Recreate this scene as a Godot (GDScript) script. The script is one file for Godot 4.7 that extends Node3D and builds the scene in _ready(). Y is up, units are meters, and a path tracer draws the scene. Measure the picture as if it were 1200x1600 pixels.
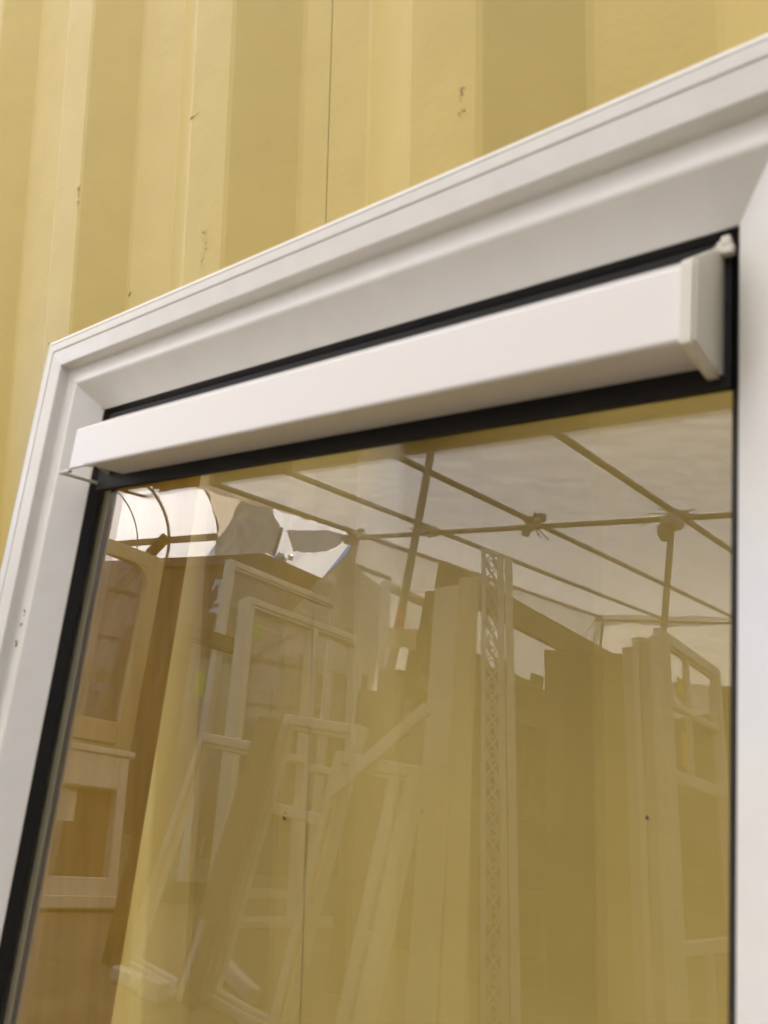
extends Node3D
# A white window leaning on a sand-yellow container, close up; its glass mirrors the covered yard opposite.
# x runs along the container wall, y is up, z points from the wall into the yard.

const LEAN := 0.12985          # radians the window leans back
const WIN := Vector3(-0.314, 0.0, 0.0)

var M := {}
var taken := {}

# ---------------------------------------------------------------- helpers
func lin(r: float, g: float, b: float, a := 1.0) -> Color:
	var c := Color(r, g, b).linear_to_srgb()
	c.a = a
	return c

func noise(s: int, freq: float, oct := 4) -> FastNoiseLite:
	var n := FastNoiseLite.new()
	n.seed = s
	n.noise_type = FastNoiseLite.TYPE_SIMPLEX
	n.frequency = freq
	n.fractal_octaves = oct
	return n

func ntex(s: int, freq: float, lo: Color, hi: Color, size := 512, oct := 4, mid := 0.5) -> NoiseTexture2D:
	var t := NoiseTexture2D.new()
	t.width = size
	t.height = size
	t.seamless = true
	t.noise = noise(s, freq, oct)
	var g := Gradient.new()
	g.offsets = PackedFloat32Array([0.0, mid, 1.0])
	g.colors = PackedColorArray([lo, lo.lerp(hi, 0.55), hi])
	t.color_ramp = g
	return t

func nrm(s: int, freq: float, strength: float, size := 512, oct := 4) -> NoiseTexture2D:
	var t := NoiseTexture2D.new()
	t.width = size
	t.height = size
	t.seamless = true
	t.as_normal_map = true
	t.bump_strength = strength
	t.noise = noise(s, freq, oct)
	return t

func mat(called: String, c: Color, rough := 0.5, spec := 0.5) -> StandardMaterial3D:
	var m := StandardMaterial3D.new()
	m.resource_name = called
	m.albedo_color = c
	m.roughness = rough
	m.metallic_specular = spec
	M[called] = m
	return m

func tri_tex(m: StandardMaterial3D, t: Texture2D, scale: float, world := true) -> void:
	m.albedo_texture = t
	m.uv1_triplanar = true
	m.uv1_world_triplanar = world
	m.uv1_scale = Vector3.ONE * scale

func numbered(n: String) -> String:
	if not taken.has(n):
		taken[n] = 0
		return n
	taken[n] += 1
	return "%s_%03d" % [n, taken[n]]

func tag(o: Node3D, label: String, category: String, group := "", kind := "") -> Node3D:
	if label: o.set_meta("label", label)
	if category: o.set_meta("category", category)
	if group: o.set_meta("group", group)
	o.set_meta("kind", kind if kind else "thing")
	return o

func thing(called: String, label: String, category: String, tr := Transform3D.IDENTITY, group := "") -> Node3D:
	var o := Node3D.new()
	o.name = numbered(called)
	add_child(o)
	o.transform = tr
	return tag(o, label, category, group)

func mb(smooth := false) -> SurfaceTool:
	var st := SurfaceTool.new()
	st.begin(Mesh.PRIMITIVE_TRIANGLES)
	st.set_smooth_group(0 if smooth else -1)
	return st

func put(st: SurfaceTool, called: String, m: Material, parent: Node = self, at := Vector3.ZERO) -> MeshInstance3D:
	st.generate_normals()
	var o := MeshInstance3D.new()
	o.name = numbered(called) if parent == self else called
	o.mesh = st.commit()
	o.material_override = m
	o.position = at
	parent.add_child(o, true)
	return o

func quad(st: SurfaceTool, a: Vector3, b: Vector3, c: Vector3, d: Vector3) -> void:
	for v: Vector3 in [a, b, c, a, c, d]:
		st.add_vertex(v)

# a box with chamfered edges in the directions x, y, z from the corner o
func box(st: SurfaceTool, o: Vector3, x: Vector3, y: Vector3, z: Vector3, ch := 0.0) -> void:
	if ch <= 0.0:
		var p := [o, o + x, o + x + y, o + y, o + z, o + x + z, o + x + y + z, o + y + z]
		for q: Array in [[0, 3, 2, 1], [4, 5, 6, 7], [0, 1, 5, 4], [3, 7, 6, 2], [0, 4, 7, 3], [1, 2, 6, 5]]:
			quad(st, p[q[3]], p[q[2]], p[q[1]], p[q[0]])
		return
	var ax := [x, y, z]
	var n := [x.normalized() * ch, y.normalized() * ch, z.normalized() * ch]
	var cen := o + (x + y + z) / 2.0
	# faces
	for k in 3:
		var u: Vector3 = ax[(k + 1) % 3] / 2.0 - n[(k + 1) % 3]
		var w: Vector3 = ax[(k + 2) % 3] / 2.0 - n[(k + 2) % 3]
		for s: float in [-1.0, 1.0]:
			var f: Vector3 = cen + ax[k] / 2.0 * s
			_face(st, [f - u - w, f + u - w, f + u + w, f - u + w], cen)
	# edges
	for k in 3:
		var a: Vector3 = ax[(k + 1) % 3] / 2.0
		var b: Vector3 = ax[(k + 2) % 3] / 2.0
		var na: Vector3 = n[(k + 1) % 3]
		var nb: Vector3 = n[(k + 2) % 3]
		var l: Vector3 = ax[k] / 2.0 - n[k]
		for s: float in [-1.0, 1.0]:
			for t: float in [-1.0, 1.0]:
				var e1 := cen + a * s + (b - nb) * t
				var e2 := cen + (a - na) * s + b * t
				_face(st, [e1 - l, e1 + l, e2 + l, e2 - l], cen)
	for s: float in [-1.0, 1.0]:
		for t: float in [-1.0, 1.0]:
			for r: float in [-1.0, 1.0]:
				var h := [x / 2.0 * s, y / 2.0 * t, z / 2.0 * r]
				var i := [n[0] * s, n[1] * t, n[2] * r]
				_face(st, [cen + h[0] + h[1] - i[1] + h[2] - i[2], cen + h[0] - i[0] + h[1] + h[2] - i[2], cen + h[0] - i[0] + h[1] - i[1] + h[2]], cen)

func _face(st: SurfaceTool, p: Array, inside: Vector3) -> void:
	var n: Vector3 = (p[1] - p[0]).cross(p[2] - p[0])
	var q := p.duplicate()
	if n.dot(p[0] - inside) > 0.0:     # Godot's front faces run clockwise
		q.reverse()
	for k in range(1, q.size() - 1):
		st.add_vertex(q[0]); st.add_vertex(q[k]); st.add_vertex(q[k + 1])

func abox(st: SurfaceTool, lo: Vector3, hi: Vector3, ch := 0.0) -> void:
	box(st, lo, Vector3(hi.x - lo.x, 0, 0), Vector3(0, hi.y - lo.y, 0), Vector3(0, 0, hi.z - lo.z), ch)

func tube(st: SurfaceTool, pts: Array, r: float, seg := 14, caps := true) -> void:
	var rings := []
	for k in pts.size():
		var d: Vector3 = (pts[min(k + 1, pts.size() - 1)] - pts[max(k - 1, 0)]).normalized()
		var u := d.cross(Vector3.UP if absf(d.y) < 0.9 else Vector3.RIGHT).normalized()
		var w := d.cross(u)
		var ring := []
		for s in seg:
			var a := TAU * s / seg
			ring.append(pts[k] + (u * cos(a) + w * sin(a)) * r)
		rings.append(ring)
	for k in rings.size() - 1:
		for s in seg:
			var t := (s + 1) % seg
			quad(st, rings[k][s], rings[k][t], rings[k + 1][t], rings[k + 1][s])
	if caps:
		for e: int in [0, rings.size() - 1]:
			for s in range(1, seg - 1):
				if e == 0:
					st.add_vertex(rings[e][0]); st.add_vertex(rings[e][s + 1]); st.add_vertex(rings[e][s])
				else:
					st.add_vertex(rings[e][0]); st.add_vertex(rings[e][s]); st.add_vertex(rings[e][s + 1])

# a closed polygon pl (2D) laid out in the axes x, y and pulled along z
func prism(st: SurfaceTool, pl: PackedVector2Array, o: Vector3, x: Vector3, y: Vector3, z: Vector3) -> void:
	var tr := Geometry2D.triangulate_polygon(pl)
	var at := func(p: Vector2, k: float) -> Vector3: return o + x * p.x + y * p.y + z * k
	for k in range(0, tr.size(), 3):
		for e: int in [0, 1]:
			var ids := [tr[k], tr[k + 1], tr[k + 2]]
			if e == 1:
				ids.reverse()
			for i: int in ids:
				st.add_vertex(at.call(pl[i], float(e)))
	for k in pl.size():
		var a := pl[k]
		var b := pl[(k + 1) % pl.size()]
		quad(st, at.call(a, 0.0), at.call(b, 0.0), at.call(b, 1.0), at.call(a, 1.0))

# a sheet over a grid of points f(u, v), with a little thickness left out: film
func sheet(st: SurfaceTool, nu: int, nv: int, f: Callable) -> void:
	for i in nu:
		for j in nv:
			var a: Vector3 = f.call(float(i) / nu, float(j) / nv)
			var b: Vector3 = f.call(float(i + 1) / nu, float(j) / nv)
			var c: Vector3 = f.call(float(i + 1) / nu, float(j + 1) / nv)
			var d: Vector3 = f.call(float(i) / nu, float(j + 1) / nv)
			quad(st, a, b, c, d)

# ---------------------------------------------------------------- materials
func materials() -> void:
	var m := mat("yellow_paint", Color.WHITE, 0.42, 0.4)
	tri_tex(m, ntex(3, 0.012, lin(0.578, 0.442, 0.130), lin(0.618, 0.478, 0.146), 512, 5), 1.7)
	m.normal_enabled = true
	m.normal_texture = nrm(11, 0.09, 0.55, 512, 2)
	m.normal_scale = 0.22
	m = mat("white_upvc", Color.WHITE, 0.28, 0.5)
	tri_tex(m, ntex(5, 0.02, lin(0.80, 0.782, 0.738), lin(0.85, 0.832, 0.79), 512, 5), 3.1)
	m = mat("vent_white", lin(0.85, 0.815, 0.785), 0.32, 0.5)
	m = mat("cap_cream", lin(0.74, 0.70, 0.60), 0.4, 0.5)
	m = mat("gasket_black", lin(0.012, 0.011, 0.011), 0.6, 0.4)
	m = mat("spacer_grey", lin(0.40, 0.40, 0.35), 0.5)
	m = mat("glass", lin(0.5, 0.55, 0.5, 0.002), 0.0)
	m.transparency = BaseMaterial3D.TRANSPARENCY_ALPHA
	m = mat("rear_glass", lin(0.5, 0.55, 0.5, 0.002), 0.0, 0.12)
	m.transparency = BaseMaterial3D.TRANSPARENCY_ALPHA
	m = mat("yard_glass", lin(0.5, 0.5, 0.45, 0.03), 0.0)
	m.transparency = BaseMaterial3D.TRANSPARENCY_ALPHA
	m = mat("brown_board", Color.WHITE, 0.6, 0.3)
	tri_tex(m, ntex(8, 0.012, lin(0.60, 0.40, 0.085), lin(0.72, 0.50, 0.12), 512, 4), 1.0)
	m.uv1_scale = Vector3(9.0, 0.7, 9.0)
	# yard
	m = mat("concrete", Color.WHITE, 0.9, 0.3)
	tri_tex(m, ntex(21, 0.01, lin(0.17, 0.130, 0.070), lin(0.26, 0.205, 0.115), 512, 6), 0.6)
	m = mat("steel_tube", Color.WHITE, 0.5, 0.5)
	tri_tex(m, ntex(22, 0.03, lin(0.13, 0.12, 0.105), lin(0.24, 0.225, 0.20), 256, 4), 1.5)
	m = mat("bright_steel", lin(0.55, 0.53, 0.5), 0.25)
	m.metallic = 0.9
	m = mat("wrap_tape", lin(0.45, 0.42, 0.38), 0.6)
	m = mat("roof_film", Color.WHITE, 0.35, 0.4)
	tri_tex(m, ntex(23, 0.015, lin(0.72, 0.69, 0.635), lin(0.86, 0.83, 0.775), 512, 5), 0.35)
	m.backlight_enabled = true
	m.backlight = lin(0.8, 0.8, 0.8)
	m.normal_enabled = true
	m.normal_texture = nrm(24, 0.02, 6.0, 512, 5)
	m.normal_scale = 1.0
	m = mat("thin_film", lin(0.86, 0.81, 0.71), 0.35, 0.4)
	m.backlight_enabled = true
	m.backlight = Color(1, 1, 1)
	m = mat("dull_film", Color.WHITE, 0.5, 0.4)
	tri_tex(m, ntex(25, 0.02, lin(0.62, 0.58, 0.52), lin(0.78, 0.74, 0.67), 512, 5), 0.8)
	m.backlight_enabled = true
	m.backlight = lin(0.9, 0.9, 0.9)
	m = mat("tan_tarp", Color.WHITE, 0.6, 0.3)
	tri_tex(m, ntex(26, 0.02, lin(0.56, 0.49, 0.39), lin(0.70, 0.62, 0.50), 512, 5), 0.8)
	m.backlight_enabled = true
	m.backlight = lin(0.8, 0.8, 0.8)
	m = mat("dark_blocker", lin(0.07, 0.055, 0.04), 0.8, 0.2)  # for the added light blocker at the near right
	m = mat("rust_paint", Color.WHITE, 0.55, 0.4)
	tri_tex(m, ntex(27, 0.015, lin(0.13, 0.055, 0.018), lin(0.22, 0.098, 0.034), 512, 5), 0.5)
	m = mat("dark_rail", lin(0.12, 0.075, 0.045), 0.6)
	m = mat("stencil_white", lin(0.7, 0.67, 0.6), 0.7)
	m = mat("old_cream", Color.WHITE, 0.65, 0.3)
	tri_tex(m, ntex(28, 0.05, lin(0.42, 0.34, 0.17), lin(0.72, 0.60, 0.36), 512, 6, 0.35), 1.2)
	m = mat("pale_cream", Color.WHITE, 0.6, 0.3)
	tri_tex(m, ntex(29, 0.04, lin(0.58, 0.51, 0.38), lin(0.78, 0.70, 0.55), 512, 6, 0.3), 1.2)
	m = mat("dark_timber", Color.WHITE, 0.75, 0.3)
	tri_tex(m, ntex(30, 0.02, lin(0.055, 0.036, 0.022), lin(0.13, 0.085, 0.05), 512, 5), 1.0)
	m.uv1_scale = Vector3(5, 0.6, 5)
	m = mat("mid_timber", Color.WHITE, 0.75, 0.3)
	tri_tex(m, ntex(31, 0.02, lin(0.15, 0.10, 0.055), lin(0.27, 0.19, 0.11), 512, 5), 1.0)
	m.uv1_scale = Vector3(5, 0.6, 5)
	m = mat("pale_timber", Color.WHITE, 0.7, 0.3)
	tri_tex(m, ntex(36, 0.03, lin(0.20, 0.14, 0.075), lin(0.36, 0.27, 0.15), 512, 5, 0.4), 1.0)
	m.uv1_scale = Vector3(5, 1.2, 5)
	m = mat("yard_white", Color.WHITE, 0.4, 0.45)
	tri_tex(m, ntex(32, 0.03, lin(0.60, 0.545, 0.44), lin(0.77, 0.715, 0.60), 512, 5), 1.1)
	m = mat("yard_grey", Color.WHITE, 0.5, 0.4)
	tri_tex(m, ntex(33, 0.03, lin(0.36, 0.31, 0.235), lin(0.50, 0.445, 0.35), 512, 5), 1.1)
	m = mat("brown_sheet", Color.WHITE, 0.5, 0.4)
	tri_tex(m, ntex(35, 0.02, lin(0.17, 0.12, 0.06), lin(0.25, 0.18, 0.09), 512, 5), 0.8)
	m = mat("green_label", lin(0.35, 0.55, 0.08), 0.7)
	m = mat("yellow_label", lin(0.80, 0.55, 0.03), 0.7)
	m = mat("red_tape", lin(0.70, 0.10, 0.05), 0.5)
	m = mat("paper", lin(0.62, 0.50, 0.28), 0.8)
	m = mat("pen", lin(0.05, 0.04, 0.03), 0.8)
	m = mat("dirt", lin(0.09, 0.06, 0.03), 0.9)
	m = mat("soft_dirt", lin(0.42, 0.32, 0.11), 0.9)
	m = mat("grey_dirt", lin(0.43, 0.335, 0.15), 0.9)

# ---------------------------------------------------------------- camera, sky, sun
func setting() -> void:
	var cam := Camera3D.new()
	cam.name = "camera"
	add_child(cam)
	# the camera's axes seen from the yard: right, up, back
	var right := Vector3(0.75698, 0.02062, -0.65311)
	var up := Vector3(0.06629, 0.99192, 0.10815)
	var back := Vector3(0.65006, -0.12516, 0.74950)
	cam.transform = Transform3D(Basis(right, up, back).orthonormalized(), Vector3(0, 1.0, 0))
	cam.near = 0.02
	cam.far = 400.0
	cam.fov = 66.69
	var at := CameraAttributesPhysical.new()
	at.frustum_focal_length = 18.235
	at.frustum_focus_distance = 2.6
	at.frustum_near = 0.02
	at.frustum_far = 400.0
	at.exposure_aperture = 9.0
	cam.attributes = at
	cam.current = true
	var env := Environment.new()
	env.background_mode = Environment.BG_SKY
	var sky := Sky.new()
	var sm := ProceduralSkyMaterial.new()
	sm.sky_top_color = lin(0.07, 0.30, 0.80)
	sm.sky_horizon_color = lin(0.16, 0.60, 1.35)
	sm.sky_curve = 0.3
	sm.sky_energy_multiplier = 0.68
	sm.ground_bottom_color = lin(0.08, 0.08, 0.08)
	sm.ground_horizon_color = lin(0.12, 0.14, 0.16)
	sm.sun_angle_max = 1.0
	sky.sky_material = sm
	env.sky = sky
	env.tonemap_mode = Environment.TONE_MAPPER_LINEAR
	env.tonemap_exposure = 6.3
	env.sdfgi_enabled = true
	env.ssao_enabled = true
	env.ssil_enabled = true
	var we := WorldEnvironment.new()
	we.name = "environment"
	we.environment = env
	add_child(we)
	var sun := DirectionalLight3D.new()
	sun.name = "sun"
	sun.light_color = Color(1.0, 0.95, 0.88)
	sun.light_energy = 1.6
	sun.light_angular_distance = 0.6
	sun.shadow_enabled = true
	add_child(sun)
	sun.look_at_from_position(Vector3(-4.0, 9.0, 7.5), Vector3.ZERO)

# ---------------------------------------------------------------- the yellow container behind the window
const WALL_Z := -0.41
const DEPTH := 0.0309
const PITCH := 0.2796

func wall_profile(x0: float, x1: float) -> PackedVector2Array:
	var out := PackedVector2Array()
	var k := -30
	while k < 30:
		var s := -0.2780 + k * PITCH
		for q: Array in [[0.0, 0.0], [0.0676, -DEPTH], [0.1496, -DEPTH], [0.2172, 0.0]]:
			var x: float = s + q[0]
			if x > x0 and x < x1:
				var dirs := 0.0028
				out.append(Vector2(x - dirs, WALL_Z + q[1] + (0.0 if q[0] == 0.0 or q[0] == 0.1496 else dirs * DEPTH / 0.0676 * (1.0 if q[1] < 0 else -1.0))))
				out.append(Vector2(x + dirs, WALL_Z + q[1] + (0.0 if q[0] == 0.0676 or q[0] == 0.2172 else dirs * DEPTH / 0.0676 * (-1.0 if q[1] == 0.0 else 1.0))))
		k += 1
	return out

func wall_panel(pl: PackedVector2Array, y0: float, y1: float) -> SurfaceTool:
	var st := mb()
	for k in pl.size() - 1:
		var a := pl[k]
		var b := pl[k + 1]
		quad(st, Vector3(a.x, y1, a.y), Vector3(b.x, y1, b.y), Vector3(b.x, y0, b.y), Vector3(a.x, y0, a.y))
	# a thin steel sheet: its back, 2 mm behind
	for k in pl.size() - 1:
		var a := pl[k]
		var b := pl[k + 1]
		quad(st, Vector3(a.x, y0, a.y - 0.002), Vector3(b.x, y0, b.y - 0.002), Vector3(b.x, y1, b.y - 0.002), Vector3(a.x, y1, a.y - 0.002))
	return st

func yellow_container() -> void:
	var t := thing("shipping_container", "sand yellow corrugated container wall behind the leaning white window", "container", Transform3D(Basis(), Vector3(-0.8, 0, WALL_Z)))
	var o := Vector3(0.8, 0, -WALL_Z)
	var seam := -0.4549
	var deep := WALL_Z - DEPTH
	var left := wall_profile(-3.2, seam)
	left.insert(0, Vector2(-3.2, left[0].y))
	left.append(Vector2(seam - 0.0009, deep))
	var right := wall_profile(seam, 2.6)
	right.insert(0, Vector2(seam + 0.0009, deep + 0.0010))
	right.append(Vector2(2.6, right[right.size() - 1].y))
	put(wall_panel(left, 0.16, 2.42), "side_panel", M.yellow_paint, t, o)
	put(wall_panel(right, 0.16, 2.42), "side_panel", M.yellow_paint, t, o)
	var st := mb()
	abox(st, Vector3(seam - 0.006, 0.16, deep - 0.005), Vector3(seam + 0.006, 2.42, deep - 0.0024))
	put(st, "seam_strip", M.yellow_paint, t, o)
	st = mb()
	abox(st, Vector3(-3.2, 2.42, WALL_Z - 0.06), Vector3(2.6, 2.50, WALL_Z + 0.004), 0.004)
	put(st, "top_rail", M.yellow_paint, t, o)
	st = mb()
	abox(st, Vector3(-3.2, 0.0, WALL_Z - 0.08), Vector3(2.6, 0.16, WALL_Z + 0.004), 0.004)
	put(st, "bottom_rail", M.yellow_paint, t, o)
	st = mb()
	abox(st, Vector3(-3.2, 2.46, WALL_Z - 2.4), Vector3(2.6, 2.495, WALL_Z - 0.062))
	put(st, "roof_panel", M.yellow_paint, t, o)
	st = mb()
	abox(st, Vector3(-3.24, 0.0, WALL_Z - 2.4), Vector3(-3.202, 2.5, WALL_Z - 0.0))
	put(st, "end_wall", M.yellow_paint, t, o)
	st = mb()
	abox(st, Vector3(2.602, 0.0, WALL_Z - 2.4), Vector3(2.64, 2.5, WALL_Z - 0.0))
	put(st, "end_wall", M.yellow_paint, t, o)
	st = mb()
	abox(st, Vector3(-3.2, 0.0, WALL_Z - 2.44), Vector3(2.6, 2.46, WALL_Z - 2.402))
	put(st, "rear_wall", M.yellow_paint, t, o)
	# scuffs and specks on the paint: small flakes, each with its own outline
	var rng := RandomNumberGenerator.new()
	rng.seed = 7
	var zi := deep + 0.0004
	var zo := WALL_Z + 0.0004
	scuff(t, o, rng, Vector3(-0.616, 1.4784, 0), 0.018, 0.0008, 3, "grey", 0.00030)
	scuff(t, o, rng, Vector3(-0.8412, 1.4759, 0), 0.003, 0.024, 8, "grey")
	scuff(t, o, rng, Vector3(-0.5862, 1.335, 0), 0.008, 0.050, 22, "grey", 0.0006)
	scuff(t, o, rng, Vector3(-0.2916, 1.352, 0), 0.005, 0.022, 16, "grey", 0.0007)
	scuff(t, o, rng, Vector3(-0.4512, 1.3462, 0), 0.002, 0.004, 5, "dark", 0.0012)
	scuff(t, o, rng, Vector3(-0.7656, 1.3448, 0), 0.004, 0.004, 4, "soft")
	scuff(t, o, rng, Vector3(-0.4807, 0.8351, 0), 0.003, 0.007, 5, "dark", 0.0008)
	scuff(t, o, rng, Vector3(-0.1826, 0.8882, 0), 0.002, 0.002, 3, "dark", 0.0008)
	for k in 46:
		var p := Vector3(rng.randf_range(-1.2, -0.1), rng.randf_range(0.7, 2.1), 0)
		scuff(t, o, rng, p, 0.0015, 0.0015, 1, "soft" if k % 3 else "grey", 0.0006)

func wall_z(x: float) -> float:
	var s := fposmod(x + 0.2780, PITCH)
	if s < 0.0676: return WALL_Z - DEPTH * s / 0.0676
	if s < 0.1496: return WALL_Z - DEPTH
	if s < 0.2172: return WALL_Z - DEPTH * (1.0 - (s - 0.1496) / 0.0676)
	return WALL_Z

func scuff(t: Node3D, o: Vector3, rng: RandomNumberGenerator, c: Vector3, sx: float, sy: float, n: int, kind: String, size := 0.0011) -> void:
	var st := mb()
	for k in n:
		var p := c + Vector3(rng.randf_range(-1, 1) * sx * 0.5, rng.randf_range(-1, 1) * sy * 0.5, 0)
		var r := size * rng.randf_range(0.5, 1.5)
		var ax := 16.0 if n < 4 and sx > sy * 2.0 else 1.0
		var ring := []
		for s in 7:
			var a := TAU * s / 7.0
			var q := p + Vector3(cos(a) * r * ax * rng.randf_range(0.6, 1.2), sin(a) * r * rng.randf_range(0.7, 1.6), 0)
			q.z = wall_z(q.x) + 0.0006
			ring.append(q)
		for s in range(1, 6):
			st.add_vertex(ring[0]); st.add_vertex(ring[s + 1]); st.add_vertex(ring[s])
	put(st, "paint_scuff", {"grey": M.grey_dirt, "dark": M.dirt, "soft": M.soft_dirt}[kind], t, o)

# ---------------------------------------------------------------- the window
# local axes: x along the wall, y up the window, z out of it; the camera's foot on it is the measuring point, the node stands at the base
const OP := [-0.5446, -0.9155, -0.0833, 0.1852]       # the opening inside the bevel: left, bottom, right, top
const BASE := Vector3(-0.314, -0.972, 0.0)
const GZ := -0.005                                     # front face of the glass

func rail(profile: PackedVector2Array, side: int) -> SurfaceTool:
	# profile: x = distance outwards from the opening, y = height in z; closed polygon, cut at 45 degrees at both ends
	var st := mb()
	var at := func(p: Vector2, e: int) -> Vector3:
		var l: float = OP[0] - p.x
		var b: float = OP[1] - p.x
		var r: float = OP[2] + p.x
		var t: float = OP[3] + p.x
		match side:
			0: return Vector3([l, r][e], t, p.y)       # head
			1: return Vector3([r, l][e], b, p.y)       # sill
			2: return Vector3(l, [b, t][e], p.y)       # left jamb
			_: return Vector3(r, [t, b][e], p.y)       # right jamb
	for k in profile.size():
		var a := profile[k]
		var c := profile[(k + 1) % profile.size()]
		quad(st, at.call(a, 0), at.call(a, 1), at.call(c, 1), at.call(c, 0))
	return st

func rounded(pts: Array) -> PackedVector2Array:
	# pts: [x, y, radius]; every corner with a radius becomes a short arc
	var out := PackedVector2Array()
	var n := pts.size()
	for k in n:
		var p := Vector2(pts[k][0], pts[k][1])
		var r: float = pts[k][2]
		if r <= 0.0:
			out.append(p)
			continue
		var a := (Vector2(pts[(k + n - 1) % n][0], pts[(k + n - 1) % n][1]) - p)
		var b := (Vector2(pts[(k + 1) % n][0], pts[(k + 1) % n][1]) - p)
		var ra := minf(r, a.length() * 0.45)
		var rb := minf(r, b.length() * 0.45)
		var p0 := p + a.normalized() * ra
		var p1 := p + b.normalized() * rb
		for s in 6:
			var f := s / 5.0
			out.append(p0.lerp(p, f).lerp(p.lerp(p1, f), f))
	return out

func window() -> void:
	var up := Vector3(0, cos(LEAN), -sin(LEAN))
	var out := Vector3(0, sin(LEAN), cos(LEAN))
	var basis_ := Basis(Vector3.RIGHT, up, out)
	var foot := Vector3(0, 1.0, 0) - out * 0.28
	var tr := Transform3D(basis_, foot + basis_ * BASE)
	var t := thing("window", "white plastic window with a trickle vent leaning back on the yellow container", "window", tr)
	var o := -BASE
	var prof := rounded([
		[0.0, 0.0030, 0.0012], [0.0188, 0.0210, 0.0022], [0.0318, 0.0192, 0.0035], [0.0334, 0.0282, 0.0012],
		[0.0455, 0.0304, 0.0003], [0.0462, 0.0294, 0.0], [0.0469, 0.0307, 0.0003], [0.0523, 0.0313, 0.0003], [0.0529, 0.0303, 0.0], [0.0535, 0.0312, 0.0003],
		[0.0565, 0.0306, 0.0018], [0.0565, -0.0390, 0.002], [0.0465, -0.0390, 0.002], [0.0450, -0.0172, 0.0], [0.0052, -0.0172, 0.0], [0.0052, -0.0025, 0.0]])
	for s: Array in [[0, "head"], [1, "sill"], [2, "jamb"], [3, "jamb"]]:
		put(rail(prof, s[0]), s[1], M.white_upvc, t, o)
	# black gasket sloping from the bevel down to the glass
	var gp := rounded([[0.0012, 0.0022, 0.0], [0.0002, 0.0026, 0.0006], [-0.0036, GZ + 0.0016, 0.0008], [-0.0042, GZ + 0.0003, 0.0], [0.0046, GZ + 0.0003, 0.0], [0.0046, -0.0030, 0.0]])
	for s in 4:
		put(rail(gp, s), "gasket", M.gasket_black, t, o)
	var rgp := PackedVector2Array([Vector2(-0.0046, -0.0168), Vector2(0.0040, -0.0168), Vector2(0.0040, -0.0162), Vector2(-0.0046, -0.0162)])
	# glazing: two panes with a spacer bar between them
	var st := mb()
	abox(st, Vector3(OP[0] - 0.004, OP[1] - 0.004, GZ - 0.003), Vector3(OP[2] + 0.004, OP[3] + 0.004, GZ))
	put(st, "front_pane", M.glass, t, o)
	st = mb()
	abox(st, Vector3(OP[0] - 0.004, OP[1] - 0.004, -0.0162), Vector3(OP[2] + 0.004, OP[3] + 0.004, -0.0132))
	put(st, "rear_pane", M.rear_glass, t, o)
	var sp := PackedVector2Array([Vector2(-0.0036, GZ - 0.0034), Vector2(0.0036, GZ - 0.0034), Vector2(0.0036, -0.0128), Vector2(-0.0036, -0.0128)])
	var sl := PackedVector2Array([Vector2(-0.0040, -0.01282), Vector2(0.0036, -0.01282), Vector2(0.0036, -0.0131), Vector2(-0.0040, -0.0131)])
	for s in 4:
		var b := put(rail(sp, s), "spacer_bar", M.spacer_grey, t, o)
		put(rail(sl, s), "edge_seal", M.gasket_black, b)
	vent(t, o)
	# brown timber batten behind the left jamb, seen through the glass; packing pieces between the head and the container
	st = mb()
	abox(st, Vector3(-0.585, -0.965, -0.0915), Vector3(-0.5422, 0.165, -0.0176), 0.0012)
	put(st, "batten", M.brown_board, t, o)
	st = mb()
	abox(st, Vector3(-0.36, 0.195, -0.098), Vector3(-0.30, 0.225, -0.0176), 0.0012)
	put(st, "packer", M.brown_board, t, o)
	# a few dark specks on the left jamb, and a crumb of old sealant beside the vent
	var rng := RandomNumberGenerator.new()
	rng.seed = 3
	for q: Array in [[-0.5705, 0.027, 0.0198, 0.0011], [-0.5714, 0.0185, 0.0198, 0.0009], [-0.5728, 0.0035, 0.0197, 0.0012], [-0.598, 0.003, 0.0312, 0.0012], [-0.5985, -0.012, 0.0312, 0.0010], [-0.601, -0.02, 0.0310, 0.0009]]:
		st = mb()
		for k in 4:
			var c := Vector3(q[0] + rng.randf_range(-1, 1) * q[3], q[1] + rng.randf_range(-2, 2) * q[3], q[2])
			abox(st, c - Vector3(0.5, 0.5, 0.4) * q[3], c + Vector3(0.5, 0.6, 0.9) * q[3] * rng.randf_range(0.6, 1.3), q[3] * 0.2)
		put(st, "dirt_speck", M.grey_dirt, t, o)
	for q: Array in [[-0.5770, 0.2172, 0.0200, 0.0011, 7], [-0.5630, 0.2040, 0.0212, 0.0005, 3], [-0.6005, 0.2408, 0.0312, 0.0008, 5], [-0.5460, 0.1862, 0.0045, 0.0008, 5]]:
		st = mb()
		for k in int(q[4]):
			var c := Vector3(q[0] + rng.randf_range(-2.5, 1.0) * q[3], q[1] + rng.randf_range(-1.0, 2.0) * q[3], q[2] + rng.randf_range(-0.6, 0.2) * q[3])
			var r: float = q[3] * rng.randf_range(0.4, 1.0)
			abox(st, c - Vector3(r, r, r) * 0.6, c + Vector3(r, r, r) * 0.6, r * 0.25)
		put(st, "corner_grime", M.soft_dirt, t, o)
	for k in 12:
		st = mb()
		var c := Vector3(rng.randf_range(-0.50, -0.10), rng.randf_range(-0.35, 0.11), GZ)
		var r := rng.randf_range(0.00018, 0.00035)
		abox(st, c - Vector3(r, r, 0), c + Vector3(r * 1.2, r, 0.0003), r * 0.3)
		put(st, "pane_speck", M.grey_dirt if k % 3 else M.dirt, t, o)

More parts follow.
